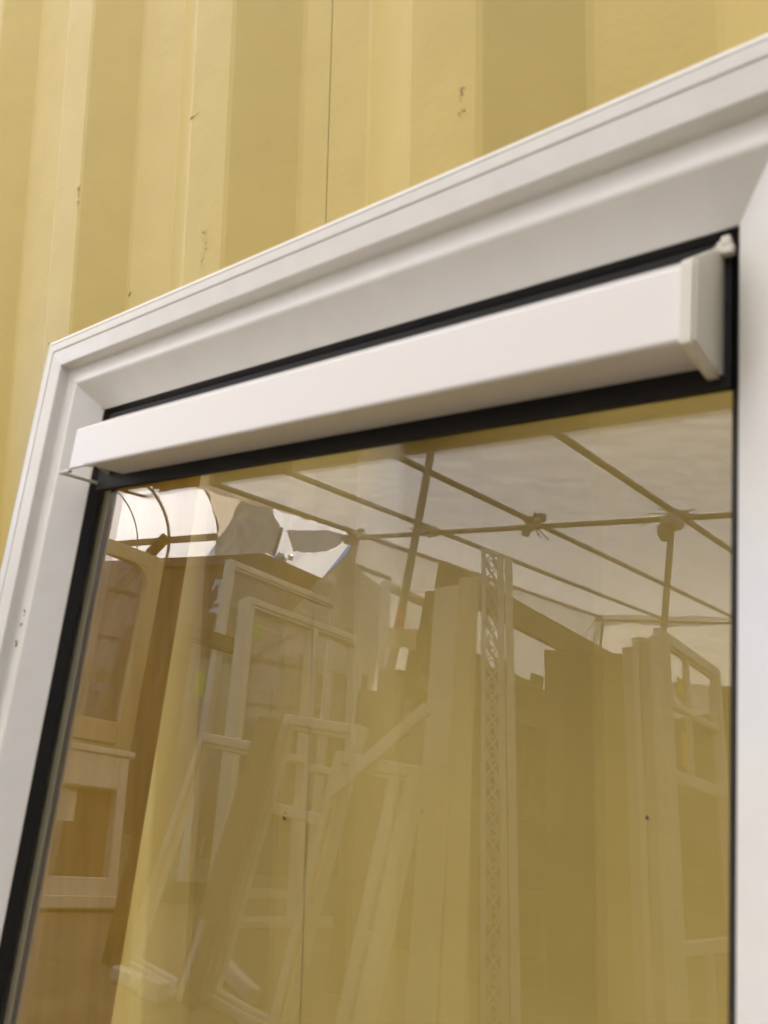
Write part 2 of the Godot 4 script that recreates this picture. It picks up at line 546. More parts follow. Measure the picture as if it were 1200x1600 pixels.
func vent(t: Node3D, o: Vector3) -> void:
	var v := Node3D.new()
	v.name = "trickle_vent"
	t.add_child(v)
	v.position = o
	var x0 := -0.5262
	var x1 := -0.0945
	var lo := 0.1285
	# hood: flat front, sloping top, open below behind a lip
	var sec := rounded([[0.0, 0.1785, 0.0], [0.0297, 0.1580, 0.0012], [0.0300, lo, 0.0022], [0.0245, lo + 0.0002, 0.0006], [0.0240, lo + 0.0022, 0.0], [0.0, lo + 0.0024, 0.0]])
	var st := mb()
	prism(st, sec, Vector3(x0 + 0.020, 0, 0), Vector3(0, 0, 1), Vector3(0, 1, 0), Vector3(x1 - x0 - 0.020, 0, 0))
	var shell := rounded([[0.0, 0.1785, 0.0], [0.0297, 0.1580, 0.0012], [0.0300, lo, 0.0008], [0.0282, lo, 0.0], [0.0280, 0.1570, 0.0], [0.0, 0.1765, 0.0]])
	prism(st, shell, Vector3(x0, 0, 0), Vector3(0, 0, 1), Vector3(0, 1, 0), Vector3(0.0199, 0, 0))
	put(st, "hood", M.vent_white, v)
	# black backing strip on the glass
	st = mb()
	abox(st, Vector3(OP[0] + 0.0034, 0.1218, GZ + 0.0002), Vector3(OP[2] - 0.0030, OP[3] - 0.0024, 0.0), 0.0004)
	put(st, "backing_strip", M.gasket_black, v)
	# right end cap
	var cap := rounded([[0.0, 0.1806, 0.0008], [0.0305, 0.1595, 0.0016], [0.0308, lo - 0.0016, 0.0014], [0.004, lo - 0.0034, 0.0008], [0.0, lo - 0.003, 0.0]])
	st = mb()
	prism(st, cap, Vector3(x1 + 0.0001, 0, 0), Vector3(0, 0, 1), Vector3(0, 1, 0), Vector3(0.0040, 0, 0))
	var small := PackedVector2Array()
	for p in cap:
		small.append(Vector2(p.x * 0.955, (p.y - 0.15) * 0.955 + 0.15))
	prism(st, small, Vector3(x1 + 0.0041, 0, 0), Vector3(0, 0, 1), Vector3(0, 1, 0), Vector3(0.0012, 0, 0))
	put(st, "end_cap", M.cap_cream, v)
	# left end cap: a slimmer plate and a pointed lip below
	st = mb()
	abox(st, Vector3(x0 - 0.0150, lo - 0.0024, -0.0005), Vector3(x0 - 0.0128, lo, 0.0302), 0.0006)
	abox(st, Vector3(x0 - 0.0127, lo - 0.0024, 0.0270), Vector3(x0 - 0.0001, lo - 0.0002, 0.0302), 0.0006)
	var cap2 := PackedVector2Array([Vector2(0.0, 0.1760), Vector2(0.0276, 0.1565), Vector2(0.0276, lo + 0.012), Vector2(0.0, lo + 0.004)])
	prism(st, cap2, Vector3(x0 + 0.0002, 0, 0), Vector3(0, 0, 1), Vector3(0, 1, 0), Vector3(0.0016, 0, 0))
	put(st, "end_cap", M.cap_cream, v)
	# crumb of sealant at the right end, in the corner
	st = mb()
	var rng := RandomNumberGenerator.new()
	rng.seed = 12
	for k in 7:
		var c := Vector3(-0.0885 + rng.randf_range(-0.0022, 0.0022), 0.1785 + rng.randf_range(-0.003, 0.003), 0.002 + rng.randf_range(0, 0.004))
		abox(st, c - Vector3.ONE * 0.0016, c + Vector3(1.0, 1.3, 1.2) * 0.0016 * rng.randf_range(0.6, 1.5), 0.0006)
	put(st, "sealant_crumb", M.cap_cream, v)

# ---------------------------------------------------------------- the yard opposite, mirrored in the glass
func roof_y(z: float) -> float:
	return 3.2 + 0.115 * (z - 5.0)

func scaffold() -> void:
	var t := thing("scaffold_frame", "grey steel scaffold tubes carrying the white sheet roof over the yard", "scaffold")
	var xs := [-5.55, -4.57, -3.45, -2.21, -1.0, 0.25]
	for x: float in xs:
		var st := mb(true)
		tube(st, [Vector3(x, roof_y(-0.3) + 0.03, -0.3), Vector3(x, roof_y(10.9) + 0.03, 10.9)], 0.0242)
		put(st, "transom", M.steel_tube, t)
	for z: float in [5.0, 10.7]:
		var st := mb(true)
		tube(st, [Vector3(-5.75, roof_y(z) - 0.02, z), Vector3(0.8, roof_y(z) - 0.02, z)], 0.0242)
		put(st, "ledger", M.steel_tube, t)
	for q: Array in [[-2.2, 4.94, 3.18], [-5.6, 5.07, 3.2], [-2.83, 2.75, 2.93], [0.6, 4.94, 3.18], [-5.5, 10.75, 3.8], [-1.5, 10.75, 3.8]]:
		var st := mb(true)
		tube(st, [Vector3(q[0], 0, q[1]), Vector3(q[0], q[2], q[1])], 0.0242)
		put(st, "upright", M.steel_tube, t)
	var st := mb(true)
	tube(st, [Vector3(-5.62, 2.92, 5.1), Vector3(-5.52, 2.92, 5.62)], 0.0242)
	put(st, "stub_tube", M.steel_tube, t)
	# couplers wrapped against tearing the sheet
	var rng := RandomNumberGenerator.new()
	rng.seed = 31
	for x: float in xs:
		var big := 2.0 if x != -2.21 else 2.9
		st = mb()
		var c := Vector3(x, roof_y(5.0) + 0.01, 4.98)
		for k in 9:
			var d := Vector3(rng.randf_range(-1, 1), rng.randf_range(-0.7, 0.8), rng.randf_range(-1, 1)) * 0.05 * big
			var b := Basis.from_euler(Vector3(rng.randf() * 6, rng.randf() * 6, rng.randf() * 6))
			var s := 0.045 * big * rng.randf_range(0.6, 1.2)
			box(st, c + d - b * Vector3(s, s, s * 0.6) * 0.5, b.x * s, b.y * s, b.z * s * 0.6, s * 0.2)
		for k in 6:
			var a := rng.randf() * TAU
			var e := c + Vector3(cos(a) * 0.11, rng.randf_range(-0.06, 0.03), sin(a) * 0.11) * big
			tube(st, [c, e], 0.006, 5)
		put(st, "wrapped_coupler", M.wrap_tape, t)
	# coupled stub standing by the end of the brown container
	st = mb(true)
	tube(st, [Vector3(-6.5, 2.30, 4.70), Vector3(-6.5, 3.26, 4.78)], 0.0242)
	put(st, "upright", M.steel_tube, t)
	st = mb(true)
	tube(st, [Vector3(-6.46, 2.80, 4.70), Vector3(-6.46, 2.95, 4.84)], 0.05)
	put(st, "coupler", M.bright_steel, t)
	st = mb()
	for k in 4:
		var c := Vector3(-6.47 + 0.03 * k, 2.86 + 0.05 * (k % 2), 4.70 + 0.05 * k)
		abox(st, c, c + Vector3(0.05, 0.06, 0.05), 0.01)
	put(st, "coupler", M.bright_steel, t)

func sheets() -> void:
	var n := noise(41, 0.55, 3)
	var n2 := noise(42, 2.2, 3)
	var st := mb(true)
	sheet(st, 170, 230, func(u: float, v: float) -> Vector3:
		var x := lerpf(-5.62, 0.86, u)
		var z := lerpf(-0.48, 10.95, v)
		var sag := 0.0
		var xs := [-5.55, -4.57, -3.45, -2.21, -1.0, 0.25, 1.5]
		for k in xs.size() - 1:
			if x >= xs[k] and x < xs[k + 1]:
				sag = sin(PI * (x - xs[k]) / (xs[k + 1] - xs[k]))
		return Vector3(x, roof_y(z) + 0.062 + 0.03 * sag + 0.012 * sag * n.get_noise_2d(x * 2.0, z) + 0.014 * sag * n2.get_noise_2d(x * 1.5 + z, z * 0.6) + 0.010 * n2.get_noise_2d(x * 2.6 + 40.0, z * 0.35) + 0.012 * n2.get_noise_2d(x * 0.6 + z * 0.9, z * 1.7 - x * 0.8) + 0.030 * maxf(0.0, 0.16 - absf(n.get_noise_2d(x * 1.5 + z * 0.8, z * 1.2 - x * 0.5))), z))
	tag(put(st, "roof_sheet", M.roof_film), "white translucent sheeting stretched over the scaffold as a roof", "sheeting")
	# curtain on the left side of the scaffold, torn away near the corner
	st = mb(true)
	sheet(st, 60, 24, func(u: float, v: float) -> Vector3:
		var z := lerpf(5.035, 10.9, u)
		var top := roof_y(z) + 0.075
		var y := lerpf(0.02, top, v)
		return Vector3(-5.60 + 0.04 * n.get_noise_2d(z * 2.0, y * 0.7), y, z))
	tag(put(st, "side_curtain", M.roof_film), "white sheeting hanging down the left side of the scaffold", "sheeting")
	st = mb(true)
	sheet(st, 60, 24, func(u: float, v: float) -> Vector3:
		var x := lerpf(-5.66, 0.92, u)
		var y := lerpf(0.02, roof_y(10.85) + 0.085, v)
		return Vector3(x, y, 10.82 + 0.06 * n.get_noise_2d(x * 1.6, y * 0.7)))
	tag(put(st, "end_curtain", M.roof_film), "white sheeting closing the far end of the covered yard", "sheeting")
	st = mb(true)
	sheet(st, 60, 24, func(u: float, v: float) -> Vector3:
		var z := lerpf(-0.40, 2.3, u)
		var y := lerpf(0.02, roof_y(z) + 0.05, v)
		return Vector3(0.9 + 0.05 * n.get_noise_2d(z * 1.6, y * 0.7 + 20.0), y, z))
	tag(put(st, "side_curtain", M.dark_blocker), "unseen dark tarpaulin added at the near right to block light", "sheeting")  # added out of view: keeps light off the right-facing wall slopes
	st = mb(true)
	sheet(st, 60, 24, func(u: float, v: float) -> Vector3:
		var z := lerpf(2.3, 10.84, u)
		var y := lerpf(0.02, roof_y(z) + 0.05, v)
		return Vector3(0.9 + 0.05 * n.get_noise_2d(z * 1.6, y * 0.7 + 20.0), y, z))
	tag(put(st, "side_curtain", M.roof_film), "unseen white sheeting added at the far right to light the yard", "sheeting")  # added out of view: passes light onto the stored frames
	# the roof sheet's edge, folded down along the left tube
	st = mb(true)
	sheet(st, 40, 8, func(u: float, v: float) -> Vector3:
		var z := lerpf(1.2, 4.96, u)
		var drop := lerpf(0.17, 0.04, u) + 0.02 * n2.get_noise_2d(z * 3.0, 1.0)
		return Vector3(-5.60 + 0.05 * v * n2.get_noise_2d(z * 2.0, 5.0), roof_y(z) + 0.07 - drop * v, z))
	tag(put(st, "edge_flap", M.tan_tarp), "tan flap of sheeting folded down along the roof's left edge", "sheeting")
	# torn pieces of the curtain by the open corner
	torn("torn_sheet", "grey torn sheeting hanging below the open corner of the roof", M.dull_film, -5.46, [[2.10, 4.23], [2.27, 4.34], [2.52, 4.49], [2.77, 4.70], [2.98, 4.84], [3.10, 4.91], [3.10, 4.955], [2.93, 4.975], [2.87, 5.02], [2.81, 5.20], [2.78, 5.46], [2.745, 5.53], [2.45, 5.59], [1.4, 5.60], [0.9, 4.30]], 51)
	torn("torn_sheet", "thin ragged strip of sheeting dangling from the torn curtain", M.tan_tarp, -5.43, [[2.96, 4.83], [2.86, 4.90], [2.79, 4.94], [2.60, 4.845], [2.62, 4.82], [2.79, 4.85]], 52)
	torn("torn_sheet", "pale ragged sheeting strung between the container and the roof corner", M.dull_film, -6.9, [[3.40, 5.18], [3.64, 5.82], [3.70, 6.19], [3.52, 6.08], [3.39, 5.90], [3.30, 5.71], [3.20, 5.36]], 53)
	st = mb(true)
	sheet(st, 30, 16, func(u: float, v: float) -> Vector3:
		var z := lerpf(5.35, 7.2, u)
		var y := lerpf(1.8, 4.9, v)
		return Vector3(-9.4 + 0.7 * (y - 1.8) + 0.09 * n.get_noise_2d(z * 2.4, y * 1.2), y, z))
	tag(put(st, "far_sheet", M.thin_film), "bright white sheet glowing behind the torn curtain", "sheeting")

func torn(called: String, label: String, m: Material, x: float, pts: Array, s: int) -> void:
	var n := noise(s, 6.0, 3)
	var w := noise(s + 1, 1.3, 3)
	var pl := PackedVector2Array()
	for k in pts.size():
		var a := Vector2(pts[k][1], pts[k][0])
		var b := Vector2(pts[(k + 1) % pts.size()][1], pts[(k + 1) % pts.size()][0])
		for q in 6:
			var p := a.lerp(b, q / 6.0)
			pl.append(p + Vector2(n.get_noise_2d(p.x, p.y), n.get_noise_2d(p.y + 9.0, p.x)) * 0.012)
	var st := mb()
	var o := Vector3(x, 0, 0)
	prism(st, pl, o, Vector3(0, 0, 1), Vector3(0, 1, 0), Vector3(0.002, 0, 0))
	tag(put(st, called, m), label, "sheeting", "torn pieces of the curtain")

func canopy() -> void:
	var t := thing("vaulted_canopy", "bright white film on curved hoops above the brown container", "canopy", Transform3D(Basis(), Vector3(-8.9, 2.6, 4.6)))
	var o := -Vector3(-8.9, 2.6, 4.6)
	var n := noise(61, 1.5, 3)
	var arc := func(a: float, r: float) -> Vector2: return Vector2(4.09 + r * cos(a), 3.02 + r * sin(a))     # z, y
	var st := mb(true)
	sheet(st, 30, 20, func(u: float, v: float) -> Vector3:
		var p: Vector2 = arc.call(lerpf(0.0, 1.9, v), 0.905)
		return Vector3(lerpf(-12.0, -7.84, u), p.y, p.x))
	put(st, "film", M.thin_film, t, o)
	st = mb(true)
	sheet(st, 6, 4, func(u: float, v: float) -> Vector3: return Vector3(lerpf(-12.0, -6.9, u), lerpf(2.62, 3.03, v), 5.0))
	put(st, "film_skirt", M.thin_film, t, o)
	for x: float in [-7.84, -8.9, -9.66, -10.6]:
		st = mb(true)
		var pts := []
		for k in 18:
			var p: Vector2 = arc.call(lerpf(-0.02, 1.9, k / 17.0), 0.88)
			pts.append(Vector3(x, p.y, p.x))
		pts.insert(0, Vector3(x, 2.6, 4.96))
		tube(st, pts, 0.021 if x > -9.0 else 0.010, 10)
		put(st, "hoop", M.steel_tube, t, o)
	st = mb()
	abox(st, Vector3(-12.0, 3.24, 4.93), Vector3(-7.80, 3.33, 4.965), 0.004)
	put(st, "side_rail", M.mid_timber, t, o)
	# tan tarpaulin over the next bay
	st = mb(true)
	var f := noise(62, 1.0, 2)
	sheet(st, 60, 40, func(u: float, v: float) -> Vector3:
		var fold := 0.030 * sin(22.0 * u - 15.0 * v + 3.0 * f.get_noise_2d(u * 3.0, v * 3.0)) * sin(PI * u) + 0.06 * f.get_noise_2d(u * 4.0 - v * 3.0, v * 2.0)
		var p: Vector2 = arc.call(lerpf(-0.35, 1.6, v), 0.87 + fold)
		return Vector3(lerpf(-7.82, -6.72, u), maxf(p.y, 2.62), p.x))
	tag(put(st, "tarpaulin", M.tan_tarp), "creased tan tarpaulin hanging above the brown container end", "tarpaulin")

func brown_container() -> void:
	var at := Vector3(-8.5, 0, 5.0)
	var t := thing("shipping_container", "rust brown corrugated container with white stencilled digits at the yard's far left", "container", Transform3D(Basis(), at))
	var o := -at
	var st := mb()
	var x := -12.0
	var pl := PackedVector2Array()
	while x < -5.62:
		for q: Array in [[0.0, 0.0], [0.07, 0.0], [0.14, 0.036], [0.21, 0.036]]:
			if x + q[0] < -5.60: pl.append(Vector2(x + q[0], 3.84 + q[1]))
		x += 0.28
	for k in pl.size() - 1:
		quad(st, Vector3(pl[k].x, 0.16, pl[k].y), Vector3(pl[k + 1].x, 0.16, pl[k + 1].y), Vector3(pl[k + 1].x, 2.50, pl[k + 1].y), Vector3(pl[k].x, 2.50, pl[k].y))
	put(st, "side_panel", M.rust_paint, t, o)
	st = mb()
	abox(st, Vector3(-12.0, 2.50, 3.80), Vector3(-5.46, 2.60, 3.90), 0.006)
	put(st, "top_rail", M.rust_paint, t, o)
	st = mb()
	abox(st, Vector3(-12.0, 0.0, 3.80), Vector3(-5.46, 0.16, 3.90), 0.006)
	put(st, "bottom_rail", M.rust_paint, t, o)
	st = mb()
	abox(st, Vector3(-5.60, 0.16, 3.81), Vector3(-5.46, 2.50, 3.95), 0.006)
	put(st, "corner_post", M.dark_rail, t, o)
	st = mb()
	abox(st, Vector3(-5.52, 0.0, 3.95), Vector3(-5.47, 2.60, 4.75))
	put(st, "end_panel", M.rust_paint, t, o)
	st = mb()
	abox(st, Vector3(-12.0, 2.52, 3.90), Vector3(-5.54, 2.57, 4.75))
	put(st, "roof_panel", M.rust_paint, t, o)
	# stencilled digits, as they stand mirrored in the glass
	var z := 3.838
	st = mb()
	for pg: Array in [
			[[0.00, 0.02], [0.05, 0.00], [0.20, 0.02], [0.20, -0.03], [0.10, -0.035], [0.03, -0.06], [0.02, -0.10], [-0.01, -0.10]],
			[[0.075, -0.045], [0.115, -0.045], [0.155, -0.20], [0.20, -0.205], [0.20, -0.235], [0.07, -0.235], [0.07, -0.21], [0.11, -0.20]],
			[[0.21, 0.0], [0.25, -0.03], [0.28, -0.10], [0.25, -0.105], [0.23, -0.06], [0.205, -0.04]],
			[[0.04, -0.29], [0.10, -0.265], [0.26, -0.28], [0.28, -0.33], [0.22, -0.325], [0.20, -0.345], [0.10, -0.315], [0.03, -0.32]]]:
		var p2 := PackedVector2Array()
		for q: Array in pg:
			p2.append(Vector2(-6.15 + q[0], 2.36 + q[1]))
		prism(st, p2, Vector3(0, 0, z), Vector3(1, 0, 0), Vector3(0, 1, 0), Vector3(0, 0, 0.001))
	put(st, "stencil_digits", M.stencil_white, t, o)

# a window frame standing in the yard: corner a is its top, e runs along the top, v runs down it
func frame_at(a: Vector3, e: Vector3, v: Vector3, length: float) -> Transform3D:
	var up := -v.normalized()
	var x := (e - up * e.dot(up)).normalized()
	return Transform3D(Basis(x, up, x.cross(up)), a + v.normalized() * length)

func bar(t: Node3D, called: String, lo: Vector2, hi: Vector2, depth: float, m: Material, z0 := 0.0) -> MeshInstance3D:
	var st := mb()
	abox(st, Vector3(lo.x, lo.y, z0), Vector3(hi.x, hi.y, z0 + depth), minf(0.006, minf(hi.x - lo.x, hi.y - lo.y) * 0.2))
	return put(st, called, m, t)

# mull: positions of uprights; trans: positions of cross bars, both in metres from the bottom left
func yard_window(label: String, tr: Transform3D, w: float, h: float, b: float, depth: float, m: Material, mull := [], trans := [], glazed := true, called := "stored_window") -> Node3D:
	var t := thing(called, label, "window" if glazed else "frame", tr, "window frames stored in the yard")
	bar(t, "jamb", Vector2(0, 0), Vector2(b, h), depth, m)
	bar(t, "jamb", Vector2(w - b, 0), Vector2(w, h), depth, m)
	bar(t, "head", Vector2(b, h - b), Vector2(w - b, h), depth, m, 0.001)
	bar(t, "sill", Vector2(b, 0), Vector2(w - b, b), depth, m, 0.001)
	# a bead set back inside the frame
	for q: Array in [[b, b, b + 0.016, h - b], [w - b - 0.016, b, w - b, h - b], [b + 0.016, h - b - 0.016, w - b - 0.016, h - b], [b + 0.016, b, w - b - 0.016, b + 0.016]]:
		bar(t, "bead", Vector2(q[0], q[1]), Vector2(q[2], q[3]), depth * 0.5, m, 0.012)
	for x: float in mull:
		bar(t, "mullion", Vector2(x - b * 0.55, b + 0.001), Vector2(x + b * 0.55, h - b - 0.001), depth * 0.8, m, 0.004)
	for q: Array in trans:
		bar(t, "transom", Vector2(q[1], q[0] - b * 0.5), Vector2(q[2], q[0] + b * 0.5), depth * 0.7, m, 0.006)
	if glazed:
		var st := mb()
		abox(st, Vector3(b * 0.8, b * 0.8, depth * 0.55), Vector3(w - b * 0.8, h - b * 0.8, depth * 0.55 + 0.005))
		put(st, "pane", M.yard_glass, t)
	return t

func sticker(t: Node3D, x: float, y: float, w: float, h: float, m: Material, z := 0.028) -> void:
	var st := mb()
	abox(st, Vector3(x, y, z), Vector3(x + w, y + h, z + 0.001))
	put(st, "sticker", m, t)

func plank(label: String, tr: Transform3D, w: float, h: float, d: float, m: Material, cat := "board", called := "timber_plank", grp := "boards standing in the yard") -> Node3D:
	var st := mb()
	abox(st, Vector3(0, 0, 0), Vector3(w, h, d), minf(0.004, d * 0.2))
	var o := put(st, called, m)
	o.transform = tr
	return tag(o, label, cat, grp)

func yard() -> void:
	# windows leaning side by side towards the container's end, their planes square to the yellow wall
	var st: SurfaceTool
	var ez := Vector3(0.03, 0, 1).normalized()
	yard_window("tall white framed window at the back, highest beside the brown container", frame_at(Vector3(-4.564, 2.183, 2.787), ez, Vector3(0.180, -0.984, -0.007), 2.218), 1.155, 2.218, 0.050, 0.07, M.yard_white)
	var t := yard_window("white window of two lights with a cross bar and a green sticker", frame_at(Vector3(-3.881, 1.816, 2.502), ez, Vector3(0.221, -0.975, -0.006), 1.862), 1.077, 1.862, 0.046, 0.11, M.yard_white, [0.60], [[0.94, 0.046, 0.574], [0.90, 0.626, 1.031]])
	sticker(t, 0.10, 1.62, 0.07, 0.12, M.green_label, 0.055)
	sticker(t, 0.10, 1.70, 0.22, 0.02, M.paper, 0.0545)
	yard_window("white window frame standing behind the taped scaffold pole", frame_at(Vector3(-3.862, 2.303, 3.724), ez, Vector3(0.207, -0.978, -0.007), 2.354), 0.92, 2.354, 0.05, 0.07, M.yard_white, [], [[1.93, 0.06, 0.86]])
	t = yard_window("dark brown window leaning beside the container with a green sticker", frame_at(Vector3(-4.30, 1.60, 2.35), ez, Vector3(0.19, -0.98, 0), 1.62), 0.62, 1.62, 0.09, 0.07, M.dark_timber)
	sticker(t, 0.18, 1.18, 0.09, 0.16, M.green_label, 0.03)
	# low frames standing on the ground in front of them
	yard_window("low cream frame leaning nearest the old sash window", frame_at(Vector3(-2.960, 0.949, 1.687), Vector3.RIGHT, Vector3(0, -0.949, -0.099), 0.954), 0.42, 0.954, 0.042, 0.06, M.yard_white, [], [], false)
	plank("mid brown timber plank leaning between two low frames", frame_at(Vector3(-2.603, 1.059, 1.690), Vector3.RIGHT, Vector3(0, -1.059, -0.099), 1.063), 0.125, 1.063, 0.03, M.pale_timber)
	yard_window("low white frame right behind the brown plank", frame_at(Vector3(-2.541, 1.087, 1.772), Vector3.RIGHT, Vector3(0, -1.087, -0.097), 1.091), 0.44, 1.091, 0.044, 0.06, M.yard_white, [], [[0.72, 0.055, 0.385]], false)
	t = yard_window("low white frame with a narrow side light near the tall profile lengths", frame_at(Vector3(-2.104, 0.975, 1.665), Vector3(1, 0, 0.02), Vector3(0, -0.975, -0.067), 0.977), 0.40, 0.977, 0.046, 0.06, M.yard_white, [0.30], [[0.42, 0.32, 0.345]], false)
	st = mb()
	box(st, Vector3(0.05, 0.80, -0.022), Vector3(0.36, 0.355, 0), Vector3(-0.035, 0.036, 0), Vector3(0, 0, 0.02), 0.003)
	put(st, "brace", M.yard_white, t)
	# dark leaning boards
	plank("dark brown plank leaning behind the old sash window", frame_at(Vector3(-3.01, 1.02, 1.50), Vector3(1, 0, 0), Vector3(-0.03, -1.02, 0.05), 1.022), 0.11, 1.022, 0.03, M.dark_timber)
	plank("dark board at the left of a stepped pair below the paper note", frame_at(Vector3(-2.66, 1.30, 2.35), Vector3(0.5, 0, 0.86), Vector3(0.12, -0.99, 0), 1.31), 0.16, 1.31, 0.04, M.mid_timber)
	plank("dark board at the right of a stepped pair below the paper note", frame_at(Vector3(-2.78, 1.46, 2.62), Vector3(0.5, 0, 0.86), Vector3(0.12, -0.99, 0), 1.47), 0.14, 1.47, 0.04, M.mid_timber)
	for k in 7:  # boards added to block the bright curtain showing between the frames
		plank(["first brown board added behind the tall windows, from the left", "second brown board added behind the tall windows, from the left", "third brown board added behind the tall windows, from the left", "fourth brown board added behind the tall windows, from the left", "third brown board added behind the tall windows, from the right", "second brown board added behind the tall windows, from the right", "first brown board added behind the tall windows, from the right"][k], frame_at(Vector3(-5.12, 1.72 + 0.07 * sin(k * 2.1), 3.95 + k * 0.235), ez, Vector3(0.12, -0.99, 0), (1.72 + 0.07 * sin(k * 2.1)) / 0.99277), 0.228, (1.72 + 0.07 * sin(k * 2.1)) / 0.99277, 0.03, M.dark_timber)
	old_things()
	tall_things()
	rack()
	note()
	# offcuts on the ground
	var rng := RandomNumberGenerator.new()
	rng.seed = 77
	var where := [[-2.76, 1.50, 0.16, 0.05, 0.05, "pale square offcut lying nearest the low cream frame"], [-2.60, 1.50, 0.10, 0.06, 0.07, "small pale block lying at the foot of the brown plank"], [-2.66, 1.95, 0.42, 0.05, 0.06, "long pale batten lying behind the brown plank"]]
	for q: Array in where:
		st = mb()
		abox(st, Vector3(-q[2] / 2.0, 0.001, -q[3] / 2.0), Vector3(q[2] / 2.0, q[4], q[3] / 2.0), 0.006)
		var o := put(st, "offcut", M.yard_white)
		o.position = Vector3(q[0], 0, q[1])
		o.rotation.y = rng.randf_range(-0.4, 0.4)
		tag(o, q[5], "offcut", "offcuts lying on the ground")

func old_things() -> void:
	# old glazed door leaf with flaking cream paint
	var tr := frame_at(Vector3(-4.601, 2.009, 1.50), Vector3(0, 0, 1), Vector3(0.222, -1.23, 0).normalized(), 2.042)
	var t := thing("old_door", "old glazed door leaf with flaking cream paint and a rounded pane", "door", tr)
	var w := 0.79
	var h := 2.042
	bar(t, "stile", Vector2(0, 0), Vector2(0.11, h), 0.05, M.old_cream)
	bar(t, "stile", Vector2(w - 0.11, 0), Vector2(w, h), 0.05, M.old_cream)
	bar(t, "top_rail", Vector2(0.11, h - 0.10), Vector2(w - 0.11, h), 0.05, M.old_cream, 0.001)
	bar(t, "middle_rail", Vector2(0.11, 0.80), Vector2(w - 0.11, 0.93), 0.05, M.old_cream, 0.001)
	bar(t, "bottom_rail", Vector2(0.11, 0.0), Vector2(w - 0.11, 0.20), 0.05, M.old_cream, 0.001)
	bar(t, "lower_panel", Vector2(0.105, 0.19), Vector2(w - 0.105, 0.81), 0.015, M.old_cream, 0.018)
	# rounded inner corners of the glazing
	for s: float in [0.0, 1.0]:
		var pl := PackedVector2Array()
		var cx := 0.11 if s == 0.0 else w - 0.11
		var sg := 1.0 if s == 0.0 else -1.0
		pl.append(Vector2(cx, h - 0.10))
		for k in 9:
			var a := PI / 2.0 * k / 8.0
			pl.append(Vector2(cx + sg * 0.12 * (1.0 - sin(a)), h - 0.10 - 0.12 * (1.0 - cos(a))))
		var st := mb()
		prism(st, pl, Vector3(0, 0, 0.003), Vector3(1, 0, 0), Vector3(0, 1, 0), Vector3(0, 0, 0.04))
		put(st, "corner_fillet", M.old_cream, t)
	var st := mb()
	abox(st, Vector3(0.10, 0.92, 0.024), Vector3(w - 0.10, h - 0.09, 0.029))
	put(st, "pane", M.yard_glass, t)
	# dark plank poking up behind it
	var lean_up := Vector3(0, 0.88, 0.478).normalized()
	var lean_side := Vector3(0, -0.478, 0.88).normalized()
	plank("short dark plank poking up above the old door", Transform3D(Basis(lean_side, lean_up, lean_side.cross(lean_up)), Vector3(-4.72, 1.508, 1.915)), 0.075, 0.80, 0.03, M.dark_timber)
	# pale sash window standing on the ground
	tr = frame_at(Vector3(-4.071, 0.736, 1.70), Vector3(0, 0, 1), Vector3(0.24, -0.70, 0).normalized(), 0.77)
	t = thing("sash_window", "pale cream old sash window with a deep sill standing on the ground", "window", tr)
	w = 0.40
	h = 0.77
	bar(t, "jamb", Vector2(-0.06, 0.06), Vector2(0.0, h), 0.08, M.pale_cream)
	bar(t, "jamb", Vector2(w - 0.06, 0.06), Vector2(w, h), 0.08, M.pale_cream)
	bar(t, "head", Vector2(0.0, h - 0.18), Vector2(w - 0.06, h), 0.08, M.pale_cream, 0.001)
	bar(t, "head_moulding", Vector2(-0.08, h), Vector2(w + 0.03, h + 0.035), 0.10, M.pale_cream, -0.012)
	bar(t, "bottom_rail", Vector2(0.0, 0.06), Vector2(w - 0.06, 0.15), 0.08, M.pale_cream, 0.001)
	bar(t, "sill", Vector2(-0.12, 0.0), Vector2(w + 0.06, 0.06), 0.13, M.pale_cream, -0.04)
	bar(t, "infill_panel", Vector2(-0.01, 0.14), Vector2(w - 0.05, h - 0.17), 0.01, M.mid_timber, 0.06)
	bar(t, "paper_patch", Vector2(0.0, 0.42), Vector2(0.13, h - 0.19), 0.002, M.pale_cream, 0.057)

